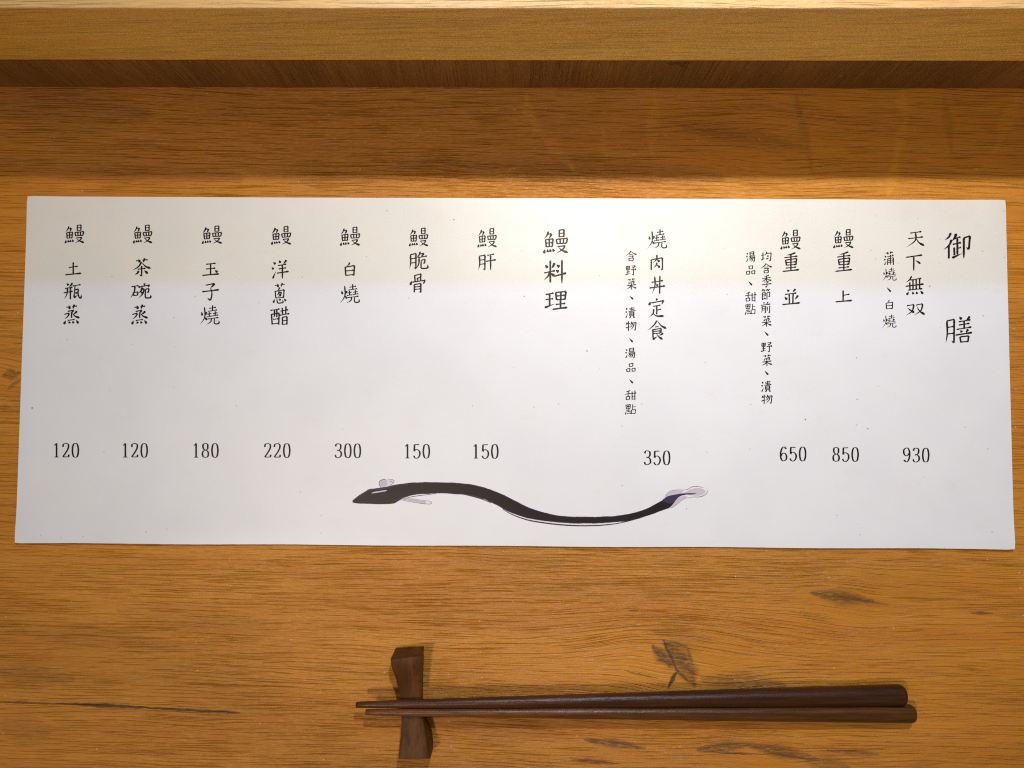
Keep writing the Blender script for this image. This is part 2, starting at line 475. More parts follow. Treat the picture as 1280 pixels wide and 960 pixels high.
# ------------------------------------------------------------------ the menu card
MC = Vector((-0.00067, 0.02145, 0)); MROT = R(-0.30); MW, MH = 0.42, 0.1482
menu = thing('menu_card', 'long white paper menu with black vertical Japanese dish names, prices and an eel drawing', 'menu', (0, 0, 0))
THICK = 0.00045
def zcard(x, y):
    """height of the card's upper side: it lies nearly flat, with slight waves at its edges"""
    c, s = math.cos(-MROT), math.sin(-MROT)
    dx, dy = x - MC.x, y - MC.y
    u = c * dx - s * dy; v = s * dx + c * dy
    a = math.exp(-((u + 0.145) / 0.035) ** 2) * math.exp(-((v + MH / 2) / 0.022) ** 2) * 0.0005
    b = math.exp(-((u - 0.16) / 0.05) ** 2) * math.exp(-((v + MH / 2) / 0.03) ** 2) * 0.0002
    e = math.exp(-((u + MW / 2) / 0.012) ** 2) * 0.0005 + math.exp(-((u - MW / 2) / 0.015) ** 2) * 0.0006
    f = 0.0007 * math.exp(-((v + MH / 2) / 0.010) ** 2) * (0.75 + 0.25 * math.sin(u * 31 + 1))
    d = 0.0005 * math.exp(-((v - MH / 2) / 0.012) ** 2) * (0.5 + 0.5 * math.sin(u * 17))
    return 0.00015 + THICK + a + b + e + d + f

def card():
    nx, ny = 140, 52
    bm = bmesh.new()
    top, bot = [], []
    c, s = math.cos(MROT), math.sin(MROT)
    rnd = random.Random(5)
    ew = [0.00012 * math.sin(i * 0.21) + 0.00016 * math.exp(-((i - 18) / 9) ** 2) + rnd.uniform(-1, 1) * 0.00002 for i in range(nx + 1)]
    for j in range(ny + 1):
        for i in range(nx + 1):
            u = (i / nx - 0.5) * MW; v = (j / ny - 0.5) * MH
            if j == 0: v += ew[i]
            # slightly rounded worn corners
            if i in (0, nx) and j in (0, ny): u *= 0.9990; v *= 0.9972
            x = MC.x + c * u - s * v; y = MC.y + s * u + c * v
            z = zcard(x, y)
            top.append(bm.verts.new((x, y, z))); bot.append(bm.verts.new((x, y, z - THICK)))
    W = nx + 1
    for j in range(ny):
        for i in range(nx):
            a = j * W + i
            bm.faces.new((top[a], top[a + 1], top[a + W + 1], top[a + W]))
            bm.faces.new((bot[a], bot[a + W], bot[a + W + 1], bot[a + 1]))
    rim = [i for i in range(W)] + [j * W + nx for j in range(1, ny + 1)] + [ny * W + i for i in range(nx - 1, -1, -1)] + [j * W for j in range(ny - 1, 0, -1)]
    for k in range(len(rim)):
        a, b = rim[k], rim[(k + 1) % len(rim)]
        bm.faces.new((bot[a], bot[b], top[b], top[a]))
    return obj_bm('card_sheet', bm, m_paper, menu, smooth=False)
sheet = card()

# ------------------------------------------------------------------ brush lettering
C = {
 '口': 'v 12,15 20,90; z 12,18 86,10 80,84; h 20,82 80,79',
 '日': 'v 15,5 15,98; z 15,8 85,4 85,98; h 15,50 82,48; h 15,93 82,91',
 '田': 'v 8,10 16,94; z 8,12 92,6 85,92; h 14,50 85,46; v 50,10 50,88; h 16,90 85,87',
 '罒': 'v 5,15 13,94; z 5,18 96,8 88,90; v 36,16 38,86; v 65,12 62,86; h 12,90 88,87',
 '又': 'z 12,16 74,8; p 74,8 52,55 4,95; n 20,24 50,64 98,97',
 '曼': '@日 24 0 74 33; @罒 4 36 96 62; @又 6 66 100 100',
 '魚': 'p 42,0 28,18 4,34; h 32,14 66,10; p 68,10 60,22 48,32; @田 10 32 88 74; d 12,80 2,99; d 33,80 36,95; d 56,79 60,94; d 78,78 90,93',
 '艹': 'h 6,48 42,42; d 28,12 36,88; h 56,42 96,34; p 74,0 68,45 60,90',
 '月': 'p 12,8 16,60 0,99; g 12,10 88,5 86,98 60,90; h 18,36 84,33; h 18,62 84,60',
 '里': '@田 12 0 90 50; v 51,48 51,92; h 16,70 88,66; i 0,98 100,88',
 '氵': 'd 20,5 80,20; d 0,36 60,48; i 20,98 95,58',
 '鰻': '@魚 0 6 46 98; @曼 46 0 100 100',
 '土': 'h 22,42 78,34; v 50,0 50,92; H 0,97 100,90',
 '瓶': 'd 18,0 28,14; p 50,0 42,12 32,22; h 8,32 50,25; h 0,58 52,50; p 22,30 20,62 6,94; v 38,26 38,99; h 50,18 96,12; z 64,18 58,90; i 58,90 78,76; C 62,44 82,40 80,64 88,90 97,92 99,72; d 66,56 74,66',
 '蒸': '@艹 14 0 86 26; z 26,34 64,29 52,40; v 50,38 50,68; z 6,48 36,43; p 36,43 28,58 8,72; p 84,34 72,44 60,50; n 54,44 72,60 100,70; h 26,80 70,76; d 14,80 4,99; d 34,84 39,96; d 56,84 62,96; d 78,80 92,98',
 '茶': '@艹 14 0 86 26; p 50,20 32,46 0,64; n 50,22 72,46 100,58; h 28,60 72,56; g 50,42 50,98 38,90; p 34,68 28,80 14,90; d 64,68 84,86',
 '碗': 'h 4,18 40,12; p 22,14 18,52 0,90; @口 10 50 40 80; d 64,0 72,9; d 46,14 42,28; z 48,20 94,12 86,24; p 58,24 52,46 40,60; z 54,38 68,34; p 68,34 60,66 38,94; d 50,52 58,62; g 74,38 90,34 88,60 80,56; C 74,38 73,88 84,94 99,92 99,74',
 '玉': 'h 22,8 78,3; h 22,46 76,42; v 48,6 48,90; H 0,96 98,90; d 72,60 88,76',
 '子': 'z 22,10 72,2; p 74,2 62,16 50,26; k 50,26 58,58 50,98 32,86; H 0,48 100,40',
 '燒': 'd 8,32 13,52; p 36,34 30,46 22,54; p 24,6 25,60 0,99; d 26,60 36,76; h 48,16 84,11; v 66,0 66,28; h 42,31 90,25; h 38,46 60,43; v 49,35 49,56; h 34,60 62,56; h 68,44 92,40; v 80,32 80,54; h 64,56 96,52; h 38,71 98,65; p 60,70 56,86 34,99; C 76,68 75,92 84,98 99,95 99,80',
 '洋': 'd 10,8 22,20; d 0,36 12,46; i 6,96 24,58; d 42,0 52,14; p 86,0 78,10 68,20; h 36,28 86,22; h 40,46 84,41; H 28,68 100,61; t 62,22 62,100',
 '蔥': '@艹 8 0 92 24; p 50,22 44,30 36,36; v 14,38 20,76; z 14,41 84,35 80,76; p 46,42 42,52 30,60; z 42,49 64,46; p 64,46 54,60 34,71; d 44,54 60,66; h 20,75 80,72; d 10,80 0,98; C 28,80 34,99 56,100 76,97 72,86; d 46,78 56,88; d 82,80 100,92',
 '醋': 'h 0,20 50,14; v 6,38 10,96; z 6,41 46,36 44,98; p 22,18 22,48 16,58; v 34,18 34,58; h 14,68 42,66; h 10,92 44,90; v 62,8 64,42; v 82,0 80,42; h 52,26 94,20; h 48,48 100,41; @日 58 55 92 100',
 '白': 'p 48,0 42,14 26,26; v 8,30 14,97; z 8,33 92,25 86,99; h 12,62 86,58; h 14,94 86,91',
 '脆': '@月 0 6 40 98; p 58,0 52,20 38,36; h 54,14 76,11; p 78,10 70,22 64,30; h 46,34 96,27; p 52,36 50,70 34,99; g 64,50 84,46 82,68 72,64; C 64,50 63,90 74,97 99,94 98,76',
 '骨': 'v 30,6 33,38; z 30,8 70,1 68,38; z 44,24 48,22 50,36; h 48,22 66,20; d 12,36 2,58; z 10,43 98,36 86,54; v 28,54 28,98; g 28,56 70,52 70,99 60,92; h 30,69 68,67; h 30,82 68,80',
 '肝': '@月 0 5 42 96; h 50,12 88,6; H 42,46 100,39; t 69,10 69,100',
 '料': 'd 6,18 16,32; p 48,12 40,26 34,34; v 28,0 28,94; h 0,52 50,44; p 26,50 18,66 0,82; d 30,54 46,66; d 56,20 70,30; d 52,42 66,50; H 44,68 100,56; t 80,0 80,100',
 '理': 'h 4,18 40,13; h 4,46 38,42; v 22,16 22,78; i 0,88 44,70; @田 44 4 98 54; v 70,50 70,94; h 48,74 92,70; H 34,99 100,92',
 '重': 'p 78,0 50,8 24,12; h 10,25 90,19; v 18,36 24,68; z 18,38 84,32 79,68; h 22,52 80,49; h 24,66 79,64; v 50,8 50,94; h 18,82 82,78; H 0,99 100,93',
 '肉': 'v 4,28 4,98; g 4,31 94,22 94,99 78,90; p 50,0 46,30 18,52; d 48,30 72,48; p 50,50 44,68 22,86; d 50,66 74,84',
 '丼': 'h 14,36 86,28; H 0,66 100,58; p 34,4 36,52 18,99; v 66,0 64,99; d 44,44 53,56',
 '定': 'd 44,0 54,10; d 8,16 0,36; z 10,24 96,14 84,30; h 26,42 76,37; v 50,40 50,86; h 50,63 78,59; p 30,56 26,80 0,99; n 22,76 50,94 100,96',
 '食': 'p 50,0 34,24 0,50; n 52,2 72,28 100,44; h 40,34 58,31; v 28,44 30,92; z 28,47 72,42 70,66; h 32,56 68,54; h 32,67 68,65; i 28,97 52,82; p 82,66 74,72 62,78; n 46,66 60,84 80,99',
 '含': 'p 50,0 34,24 0,48; n 50,2 72,26 100,40; h 34,38 64,35; z 28,53 72,49 58,62; @口 24 66 78 100',
 '野': '@里 0 4 48 92; h 58,8 92,3; p 92,3 84,16 74,24; d 64,18 78,30; z 52,44 99,37 90,50; g 76,42 76,99 60,88',
 '菜': '@艹 10 0 90 22; p 80,24 50,32 24,34; d 22,38 30,50; d 46,38 50,48; p 76,32 72,42 62,50; H 4,64 96,57; v 50,50 50,100; p 48,62 32,80 0,93; n 52,62 70,79 100,89',
 '、': 'D 0,0 100,100',
 '漬': '@氵 0 2 24 98; h 38,13 88,8; h 40,25 84,21; v 62,0 62,36; h 30,39 99,33; v 42,46 42,80; z 42,47 82,44 82,80; h 44,57 80,55; h 44,68 80,66; h 44,79 82,77; p 54,82 46,92 32,99; d 70,82 90,98',
 '物': 'p 14,12 10,26 0,38; h 10,29 42,23; i 0,68 46,54; v 26,0 26,99; p 58,4 52,28 40,44; g 52,22 99,16 90,95 76,85; p 66,24 58,48 38,68; p 82,22 70,60 42,92',
 '湯': '@氵 0 6 24 98; v 40,4 42,38; z 40,6 82,1 79,38; h 42,21 78,19; h 42,36 78,34; h 28,49 99,43; p 48,50 42,64 28,76; g 44,61 93,55 86,97 72,88; p 60,60 50,78 34,90; p 76,58 66,84 48,99',
 '品': '@口 24 0 78 44; @口 0 54 46 100; @口 54 52 100 98',
 '甜': 'p 44,0 26,8 8,12; h 0,37 50,29; v 28,10 28,56; @口 4 55 48 98; h 50,35 100,27; v 62,10 62,95; v 86,0 86,100; h 62,61 86,58; h 62,90 86,87',
 '點': 'v 6,6 10,46; z 6,8 48,3 45,44; d 18,14 22,26; d 38,12 33,26; v 27,8 27,72; h 10,45 45,42; h 8,60 46,56; h 0,76 50,70; d 6,82 0,98; d 18,84 22,94; d 32,82 37,92; d 44,80 53,92; v 70,2 70,56; h 70,30 98,25; v 56,56 60,96; z 56,59 96,53 93,96; h 60,92 92,90',
 '均': 'h 0,40 34,33; v 18,6 18,78; i 0,86 38,70; p 56,0 50,22 36,40; g 52,22 99,15 92,98 76,88; d 56,42 74,52; i 50,78 80,66',
 '季': 'p 76,0 50,8 26,12; h 6,27 92,20; v 50,8 50,50; p 48,26 34,40 4,53; n 52,26 70,40 99,46; h 26,58 70,53; p 70,53 60,60 50,66; k 50,64 56,80 50,99 36,92; H 2,80 99,72',
 '節': 'p 20,0 14,10 0,20; h 14,11 42,7; d 26,12 34,21; p 66,0 60,10 48,20; h 60,10 94,5; d 70,10 80,19; v 10,32 10,88; z 10,34 42,30 42,64; h 12,48 40,46; h 12,63 40,61; i 6,95 36,82; d 32,76 44,92; g 60,34 92,29 88,72 74,64; t 60,34 60,100',
 '前': 'd 28,0 38,12; p 74,0 66,10 56,18; H 0,28 100,19; p 14,38 16,70 8,98; g 14,40 48,36 48,98 38,91; h 18,56 46,54; h 18,72 46,70; v 66,42 66,80; g 90,34 90,99 74,90',
 '蒲': '@艹 8 0 92 24; @氵 0 28 24 99; h 30,39 96,33; t 62,24 62,100; v 36,52 34,99; g 36,53 92,48 92,99 82,92; h 38,67 88,64; h 38,81 88,78; d 76,25 88,32',
 '天': 'h 18,12 84,5; h 6,47 94,39; p 50,10 48,60 0,99; n 52,44 68,74 100,96',
 '下': 'H 0,14 100,4; t 48,10 48,100; d 58,34 88,56',
 '無': 'p 34,0 24,18 6,32; h 26,21 86,14; H 0,53 100,45; h 14,74 92,69; v 24,32 25,74; v 41,20 41,73; v 58,18 58,72; v 76,16 76,71; d 18,82 8,99; d 38,83 43,97; d 58,83 63,97; d 80,80 94,97',
 '双': 'h 4,16 42,9; p 42,9 32,60 0,94; n 8,34 24,54 44,74; h 52,14 86,6; p 88,6 78,58 42,97; n 56,24 72,64 100,94',
 '御': 'p 28,0 20,16 4,28; p 30,26 22,46 0,64; v 20,48 20,98; p 48,4 42,20 32,32; h 42,23 64,18; h 34,45 66,39; v 52,22 52,84; h 52,61 66,57; v 40,56 41,86; i 32,96 70,80; g 76,22 99,16 95,66 84,58; t 76,20 76,100',
 '膳': '@月 0 4 36 98; d 50,0 60,10; p 90,0 84,8 76,14; h 48,19 94,13; h 48,31 90,26; v 69,14 69,46; h 40,47 98,40; d 56,50 60,59; p 84,48 80,54 76,61; H 36,68 100,61; @口 48 70 92 100',
 '並': 'd 28,0 38,15; p 74,0 66,10 58,19; h 16,33 80,26; v 40,32 40,92; v 61,30 59,92; d 14,48 28,68; p 88,42 80,56 70,68; H 0,99 100,92',
 '上': 'v 46,0 46,92; h 46,44 84,37; H 0,97 100,91',
 '0': 'q 50,1 22,10 10,50 22,90 50,99 78,90 90,50 78,10 50,1',
 '1': 'q 22,15 40,10 53,1; w 53,1 53,98; r 26,98.5 80,98.5',
 '2': 'q 12,26 16,9 48,1 82,9 84,30 60,58 10,97; r 10,97 88,97; w 86,97 90,80',
 '3': 'q 12,20 24,4 50,1 80,9 80,34 60,46 36,48; q 36,48 66,50 88,64 86,87 54,99 22,96 8,80',
 '5': 'r 20,3 84,3; w 20,3 16,50; q 16,50 34,39 60,39 88,54 88,80 60,99 28,98 8,82',
 '6': 'q 84,15 60,1 30,10 11,42 13,76 32,97 56,99 86,88 88,62 64,45 36,48 14,64',
 '8': 'q 50,1 22,7 18,25 28,40 50,48 78,40 82,25 78,7 50,1; q 50,48 18,58 10,75 20,94 50,99 80,94 90,75 82,58 50,48',
 '9': 'q 16,85 40,99 70,90 89,58 87,24 68,3 44,1 14,12 12,38 36,55 64,52 86,36',
}
def expand(ch, box=(0, 0, 100, 100)):
    """list of (kind, [(x, y), ...]) in the given box"""
    out = []
    x0, y0, x1, y1 = box
    for part in C[ch].split(';'):
        part = part.strip()
        if part[0] == '@':
            t = part[1:].split()
            a, b, c_, d_ = map(float, t[1:5])
            nb = (x0 + (x1 - x0) * a / 100, y0 + (y1 - y0) * b / 100, x0 + (x1 - x0) * c_ / 100, y0 + (y1 - y0) * d_ / 100)
            out += expand(t[0], nb)
        else:
            t = part.split()
            out.append((t[0], [(x0 + (x1 - x0) * float(q.split(',')[0]) / 100, y0 + (y1 - y0) * float(q.split(',')[1]) / 100) for q in t[1:]]))
    return out

def spline(pts, n):
    """Catmull-Rom through the points"""
    P = [np.array(p, float) for p in pts]
    if len(P) == 2:
        return [P[0] + (P[1] - P[0]) * i / n for i in range(n + 1)]
    if np.allclose(P[0], P[-1]): ext = [P[-2]] + P + [P[1]]
    else: ext = [2 * P[0] - P[1]] + P + [2 * P[-1] - P[-2]]
    out = []
    k = max(3, n // (len(P) - 1))
    for i in range(1, len(ext) - 2):
        a, b, c_, d_ = ext[i - 1:i + 3]
        for j in range(k):
            t = j / k
            out.append(0.5 * (2 * b + (c_ - a) * t + (2 * a - 5 * b + 4 * c_ - d_) * t * t + (3 * b - a - 3 * c_ + d_) * t ** 3))
    out.append(P[-1])
    return out

def interp(prof, t):
    for (a, va), (b, vb) in zip(prof, prof[1:]):
        if t <= b: return va + (vb - va) * (t - a) / max(1e-9, b - a)
    return prof[-1][1]

PROF = {
 'h': [(0, .35), (.06, .95), (.2, .66), (.75, .62), (.90, 1.3), (.97, .95), (1, .2)],
 'H': [(0, .30), (.05, 1.0), (.15, .85), (.6, .78), (.86, 1.15), (.94, 1.45), (1, .15)],
 'v': [(0, .3), (.06, 1.25), (.16, 1.0), (.85, 1.0), (.96, 1.15), (1, .6)],
 't': [(0, .3), (.05, 1.3), (.14, 1.05), (.7, 1.05), (.9, .8), (1, .15)],
 'p': [(0, .35), (.10, 1.25), (.3, 1.05), (.65, .8), (1, .10)],
 'n': [(0, .20), (.2, .6), (.6, 1.05), (.82, 1.65), (.9, 1.4), (1, .10)],
 'd': [(0, .10), (.25, .7), (.65, 1.35), (.88, 1.25), (1, .4)],
 'D': [(0, .05), (.25, .8), (.65, 1.75), (.88, 1.7), (1, .5)],
 'i': [(0, .5), (.12, 1.3), (.4, .9), (1, .10)],
 'C': [(0, .6), (.1, 1.0), (.6, .95), (.85, 1.25), (1, .12)],
 'k': [(0, .6), (.3, .85), (.72, 1.1), (.84, 1.1), (1, .12)],
}
class Ink:
    """collects flat ink shapes lying on the card; every stroke a hair above the one before"""
    level = 0
    def __init__(self):
        self.bm = bmesh.new()
    def lift(self):
        Ink.level = (Ink.level + 1) % 24
        return 0.000035 + Ink.level * 0.0000018
    def pt(self, x, y, dz):
        p = at(x, y, 0.0008)
        p = at(x, y, zcard(p.x, p.y))
        return self.bm.verts.new((p.x, p.y, zcard(p.x, p.y) + dz))
    def ribbon(self, pts, widths):
        dz = self.lift()
        L, Rr = [], []
        n = len(pts)
        for i in range(n):
            a = pts[max(0, i - 1)]; b = pts[min(n - 1, i + 1)]
            d = b - a
            l = math.hypot(*d) or 1.0
            nx, ny = -d[1] / l, d[0] / l
            hw = widths[i] / 2
            L.append(self.pt(pts[i][0] + nx * hw, pts[i][1] + ny * hw, dz))
            Rr.append(self.pt(pts[i][0] - nx * hw, pts[i][1] - ny * hw, dz))
        for i in range(n - 1):
            try: self.bm.faces.new((L[i], L[i + 1], Rr[i + 1], Rr[i]))
            except ValueError: pass
    def poly(self, pts):
        dz = self.lift()
        self.bm.faces.new([self.pt(x, y, dz) for x, y in pts])
    def glyph(self, ch, cx, cy, gw, gh, W):
        strokes = expand(ch)
        if len(strokes) > 15: W = W * 0.86
        for kind, pts in strokes:
            P = [np.array((cx + (x / 100 - .5) * gw, cy + (y / 100 - .5) * gh - (0 if ch.isdigit() else 0.045 * (x / 100 - .5) * gw))) for x, y in pts]
            if kind in ('z', 'g'):
                # corners: each leg its own ribbon with a pressed joint
                segs = list(zip(P, P[1:]))
                for k, (a, b) in enumerate(segs):
                    last = k == len(segs) - 1
                    n = 8
                    horiz = abs(b[0] - a[0]) > abs(b[1] - a[1]) * 1.4
                    if kind == 'g' and last: pr = [(0, 1.3), (.4, .9), (1, .1)]
                    elif horiz: pr = [(0, .5 if k == 0 else 1), (.1, .85), (.8, .7), (1, 1.2)]
                    else: pr = [(0, .9), (.08, 1.35), (.25, 1.0), (.9, 1.0), (1, 1.0 if not last else .7)]
                    pp = [a + (b - a) * i / n for i in range(n + 1)]
                    if last and kind == 'z' and len(segs) == 1: pr = [(0, .5), (.1, .85), (.7, .7), (.9, 1.2), (1, .7)]
                    self.ribbon(pp, [W * interp(pr, i / n) for i in range(n + 1)])
            elif kind in ('q', 'w', 'r'):
                pp = spline(P, 44 if kind == 'q' else 3)
                n = len(pp)
                ws = []
                for i in range(n):
                    d = pp[min(n - 1, i + 1)] - pp[max(0, i - 1)]
                    l = math.hypot(*d) or 1
                    ws.append(W * (0.55 + 0.75 * (abs(d[1]) / l) ** 2.0) if kind != 'r' else W * .62)
                if kind == 'q' and not np.allclose(P[0], P[-1]):
                    ws[0] = ws[1] = W * 1.35; ws[2] = W * 1.2
                self.ribbon(pp, ws)
            else:
                pr = PROF[kind]
                n = 12
                pp = spline(P, n)
                n = len(pp) - 1
                if kind in ('d', 'D') : pass
                ln = sum(math.hypot(*(pp[i + 1] - pp[i])) for i in range(n))
                Wk = W * (1.25 if kind in ('d', 'p', 'i') and ln < gw * .35 else 1.0)
                self.ribbon(pp, [Wk * interp(pr, i / n) for i in range(n + 1)])
    def done(self, name, mat, parent, label=None):
        me = bpy.data.meshes.new(name)
        bm = self.bm
        for f in bm.faces:
            f.normal_update()
            if f.normal.z < 0: f.normal_flip()
        bm.to_mesh(me); bm.free()
        o = finish(name, me, mat, parent)
        if label: o['label'] = label
        return o

def write(name, rows, W, label=None):
    ink = Ink()
    for ch, cx, cy, gw, gh in rows:
        ink.glyph(ch, cx, cy, gw, gh, W if len(rows[0]) < 6 else W)
    return ink.done(name, m_ink, menu, label)

WN, WB, WS = 1.9, 2.35, 1.3
write('dish_name', [('鰻', 93.6, 292.7, 24, 23), ('土', 91.6, 335.6, 20.5, 16), ('瓶', 90.7, 364, 22.5, 20.5), ('蒸', 89.5, 393, 20.5, 24.5)], WN)
write('dish_name', [('鰻', 178.8, 292.8, 24, 23), ('茶', 177.1, 334.2, 23, 22.5), ('碗', 175.9, 364.2, 25.5, 19.5), ('蒸', 174.6, 393.1, 21, 24.5)], WN)
write('dish_name', [('鰻', 265.5, 293.7, 25, 22.5), ('玉', 263.7, 336.6, 22, 15.5), ('子', 263.2, 364.7, 22, 21), ('燒', 261.9, 393.7, 24, 24)], WN)
write('dish_name', [('鰻', 351.9, 294.5, 25, 23), ('洋', 350.4, 337.1, 21.5, 23.5), ('蔥', 349.7, 366.2, 16, 25), ('醋', 349.9, 394.6, 24, 23.5)], WN)
write('dish_name', [('鰻', 438.1, 295.6, 25, 23.5), ('白', 437.3, 336.5, 14, 17), ('燒', 437.1, 367.1, 24, 23.5)], WN)
write('dish_name', [('鰻', 523.7, 296.6, 24, 23), ('脆', 523.4, 325.5, 23, 22), ('骨', 522.2, 354.1, 19.5, 23.5)], WN)
write('dish_name', [('鰻', 609.4, 297.5, 24, 24), ('肝', 609.1, 327.5, 22, 21.5)], WN)
write('heading', [('鰻', 695.1, 302, 31, 30), ('料', 694, 340, 28, 30), ('理', 695, 375, 28.5, 23.5)], WB)
write('dish_name', [('燒', 821.2, 298.7, 24, 24), ('肉', 821.2, 328, 15.5, 19.5), ('丼', 821.6, 356, 20.5, 23), ('定', 820.9, 384.6, 19, 23.5), ('食', 821.2, 412.7, 24, 24.5)], WN)
note_a = [('含', 788.8, 320, 14.5, 13), ('野', 788.4, 338, 13.5, 12.5), ('菜', 789.2, 355, 13, 14), ('、', 789.2, 372, 4.8, 4.8), ('漬', 788.2, 390.8, 13, 14), ('物', 788.7, 407.5, 13.2, 12.5), ('、', 788.7, 425.2, 4.8, 5.2), ('湯', 788, 441.3, 13, 12.7), ('品', 788.7, 459.6, 12.2, 11.5), ('、', 788.9, 476.6, 4.8, 5.4), ('甜', 788.4, 494.2, 14.4, 12.4), ('點', 788.2, 511.6, 13.2, 13)]
write('dish_note', note_a, WS)
write('dish_name', [('鰻', 988.6, 299.8, 25, 24.5), ('重', 988.6, 327.6, 21.2, 23), ('並', 988.9, 371, 22.8, 19)], WN)
write('dish_note', [('均', 957.7, 320.5, 12.6, 12), ('含', 957.7, 335.5, 14.6, 12.6), ('季', 958.1, 351.4, 12.8, 15), ('節', 957.5, 368.2, 11.6, 14), ('前', 957, 384.5, 12.6, 13.8), ('菜', 958.1, 401.4, 13, 13.8), ('、', 957.9, 416.9, 4.9, 5.4), ('野', 958, 434, 14, 12.4), ('菜', 958.6, 450.4, 13, 14.2), ('、', 958, 466, 4.6, 5.4), ('漬', 958, 483, 13, 14.2), ('物', 958.4, 499, 13.5, 12.2)], WS)
write('dish_note', [('湯', 938.5, 321, 11.6, 13), ('品', 938.4, 337.7, 12, 12), ('、', 937.8, 354.2, 4.6, 5.2), ('甜', 938.4, 371.2, 14.6, 12.4), ('點', 937.9, 386.5, 13, 13.6)], WS)
write('dish_name', [('鰻', 1054.6, 298.6, 25, 23.5), ('重', 1054.7, 327, 21.4, 24), ('上', 1054.7, 370, 21.2, 14.6)], WN)
write('dish_note', [('蒲', 1111.4, 322.8, 12.8, 17.2), ('燒', 1111.7, 342.7, 17, 16.2), ('、', 1111, 362, 5.4, 6), ('白', 1111.7, 380.8, 10, 11.6), ('燒', 1111.5, 401.4, 17, 16.4)], 1.3)
write('dish_name', [('天', 1144.5, 298.6, 22.2, 19.6), ('下', 1142.6, 328.7, 21.2, 20.6), ('無', 1143.3, 356.7, 23.6, 23.6), ('双', 1144.4, 387, 24, 15.6)], WN)
write('heading', [('御', 1196, 307, 33.4, 33)], 2.6)
write('heading', [('膳', 1198.8, 412.7, 33.4, 33.4)], 2.6)

def price(txt, cx, cy, h=17.6):
    ink = Ink()
    for k, ch in enumerate(txt):
        x = cx + (k - 1) * 11.9
        ink.glyph(ch, x, cy + (k - 1) * 0.08, 9.3, h, 1.68)
    return ink.done('price', m_ink, menu)
for txt, cx, cy in (('120', 82.4, 562.8), ('120', 168.4, 562.9), ('180', 256.8, 563), ('220', 346.6, 563.1), ('300', 434.8, 563.4), ('150', 521, 564), ('150', 606.6, 564.2),
                    ('350', 821.3, 572.2), ('650', 991.3, 567.4), ('850', 1057, 568), ('930', 1145.2, 568.8)):
    price(txt, cx, cy)

# ------------------------------------------------------------------ eel drawing printed on the card
def zz(pts, ox, oy, s): return [(ox + x / s, oy + y / s) for x, y in pts]
def smooth_poly(pts, n=6, closed=True):
    P = [np.array(p, float) for p in pts]
    out = []
    m = len(P)
    rng = range(m if closed else m - 1)
    for i in rng:
        if closed: a, b, c_, d_ = P[(i - 1) % m], P[i], P[(i + 1) % m], P[(i + 2) % m]
        else:
            a = P[i - 1] if i > 0 else 2 * P[0] - P[1]
            b, c_ = P[i], P[i + 1]
            d_ = P[i + 2] if i + 2 < m else 2 * P[-1] - P[-2]
        for j in range(n):
            t = j / n
            out.append(0.5 * (2 * b + (c_ - a) * t + (2 * a - 5 * b + 4 * c_ - d_) * t * t + (3 * b - a - 3 * c_ + d_) * t ** 3))
    if not closed: out.append(P[-1])
    return out
E1 = (420, 580, 2.667)
up = zz([(88 / 3 + 27, 122), (75, 107), (97, 93), (122, 84), (150, 80), (200, 70), (232, 66), (265, 63.5), (350, 63.5), (430, 68), (480, 77), (530, 93), (580, 116), (640, 146), (700, 165), (760, 176), (830, 178), (920, 176), (980, 167), (1040, 148), (1084, 124)], *E1)
tailu = [(827.0, 626.6), (833, 621.8), (838, 619.7), (846, 618.1), (852, 616.8), (858, 616.6), (868.5, 616.6)]
taild = [(868.5, 617.6), (858, 617.9), (851, 619.6), (846.5, 622.6), (841, 630), (836, 634.6)]
low = zz([(1105, 147), (1060, 164), (1000, 183), (940, 192), (850, 196), (760, 194), (690, 188), (630, 176), (580, 157), (530, 132), (490, 114), (440, 101), (380, 97), (310, 96), (262, 101), (225, 113), (205, 124), (188, 131), (130, 132.5), (85, 131), (62, 129), (55, 126)], *E1)
eel = Ink()
# body drawn as a strip between the back line and the belly line
A = smooth_poly(up + tailu, 5, False)
B = smooth_poly(low[::-1] + taild[::-1], 5, False)
def resample(P, n):
    P = np.array(P); d = np.r_[0, np.cumsum(np.hypot(*np.diff(P, axis=0).T))]
    t = np.linspace(0, d[-1], n)
    return np.stack([np.interp(t, d, P[:, 0]), np.interp(t, d, P[:, 1])], 1)
A2, B2 = resample(A, 170), resample(B, 170)
rn = random.Random(9)
jit = lambda n: np.convolve([rn.uniform(-1, 1) for _ in range(n + 4)], np.ones(5) / 5, 'valid')[:n]
A2[:, 1] += jit(170) * 0.55; B2[:, 1] += jit(170) * 0.7
dz = 0.00012
va = [eel.pt(x, y, dz) for x, y in A2]; vb = [eel.pt(x, y, dz) for x, y in B2]
for i in range(169): eel.bm.faces.new((va[i], va[i + 1], vb[i + 1], vb[i]))
eel_o = eel.done('eel_drawing', m_eel, menu, 'printed ink drawing of a long dark eel swimming in a wave')

def fringe():
    k = Ink()
    def off(P, sgn):
        d = np.gradient(P, axis=0); d /= np.maximum(1e-9, np.hypot(d[:, 0], d[:, 1]))[:, None]
        rnd = random.Random(3); g = 0.5
        out = []
        for i in range(len(P)):
            g = min(1.0, max(0.15, g + rnd.uniform(-.12, .12)))
            out.append((P[i, 0] + sgn * d[i, 1] * g, P[i, 1] - sgn * d[i, 0] * g))
        return out
    a, b = off(A2, 1), off(B2, -1)
    va = [k.pt(x, y, 0.00008) for x, y in a]; vb = [k.pt(x, y, 0.00008) for x, y in b]
    for i in range(169): k.bm.faces.new((va[i], va[i + 1], vb[i + 1], vb[i]))
    return k.done('ink_fringe', m_violet, eel_o)
fringe()

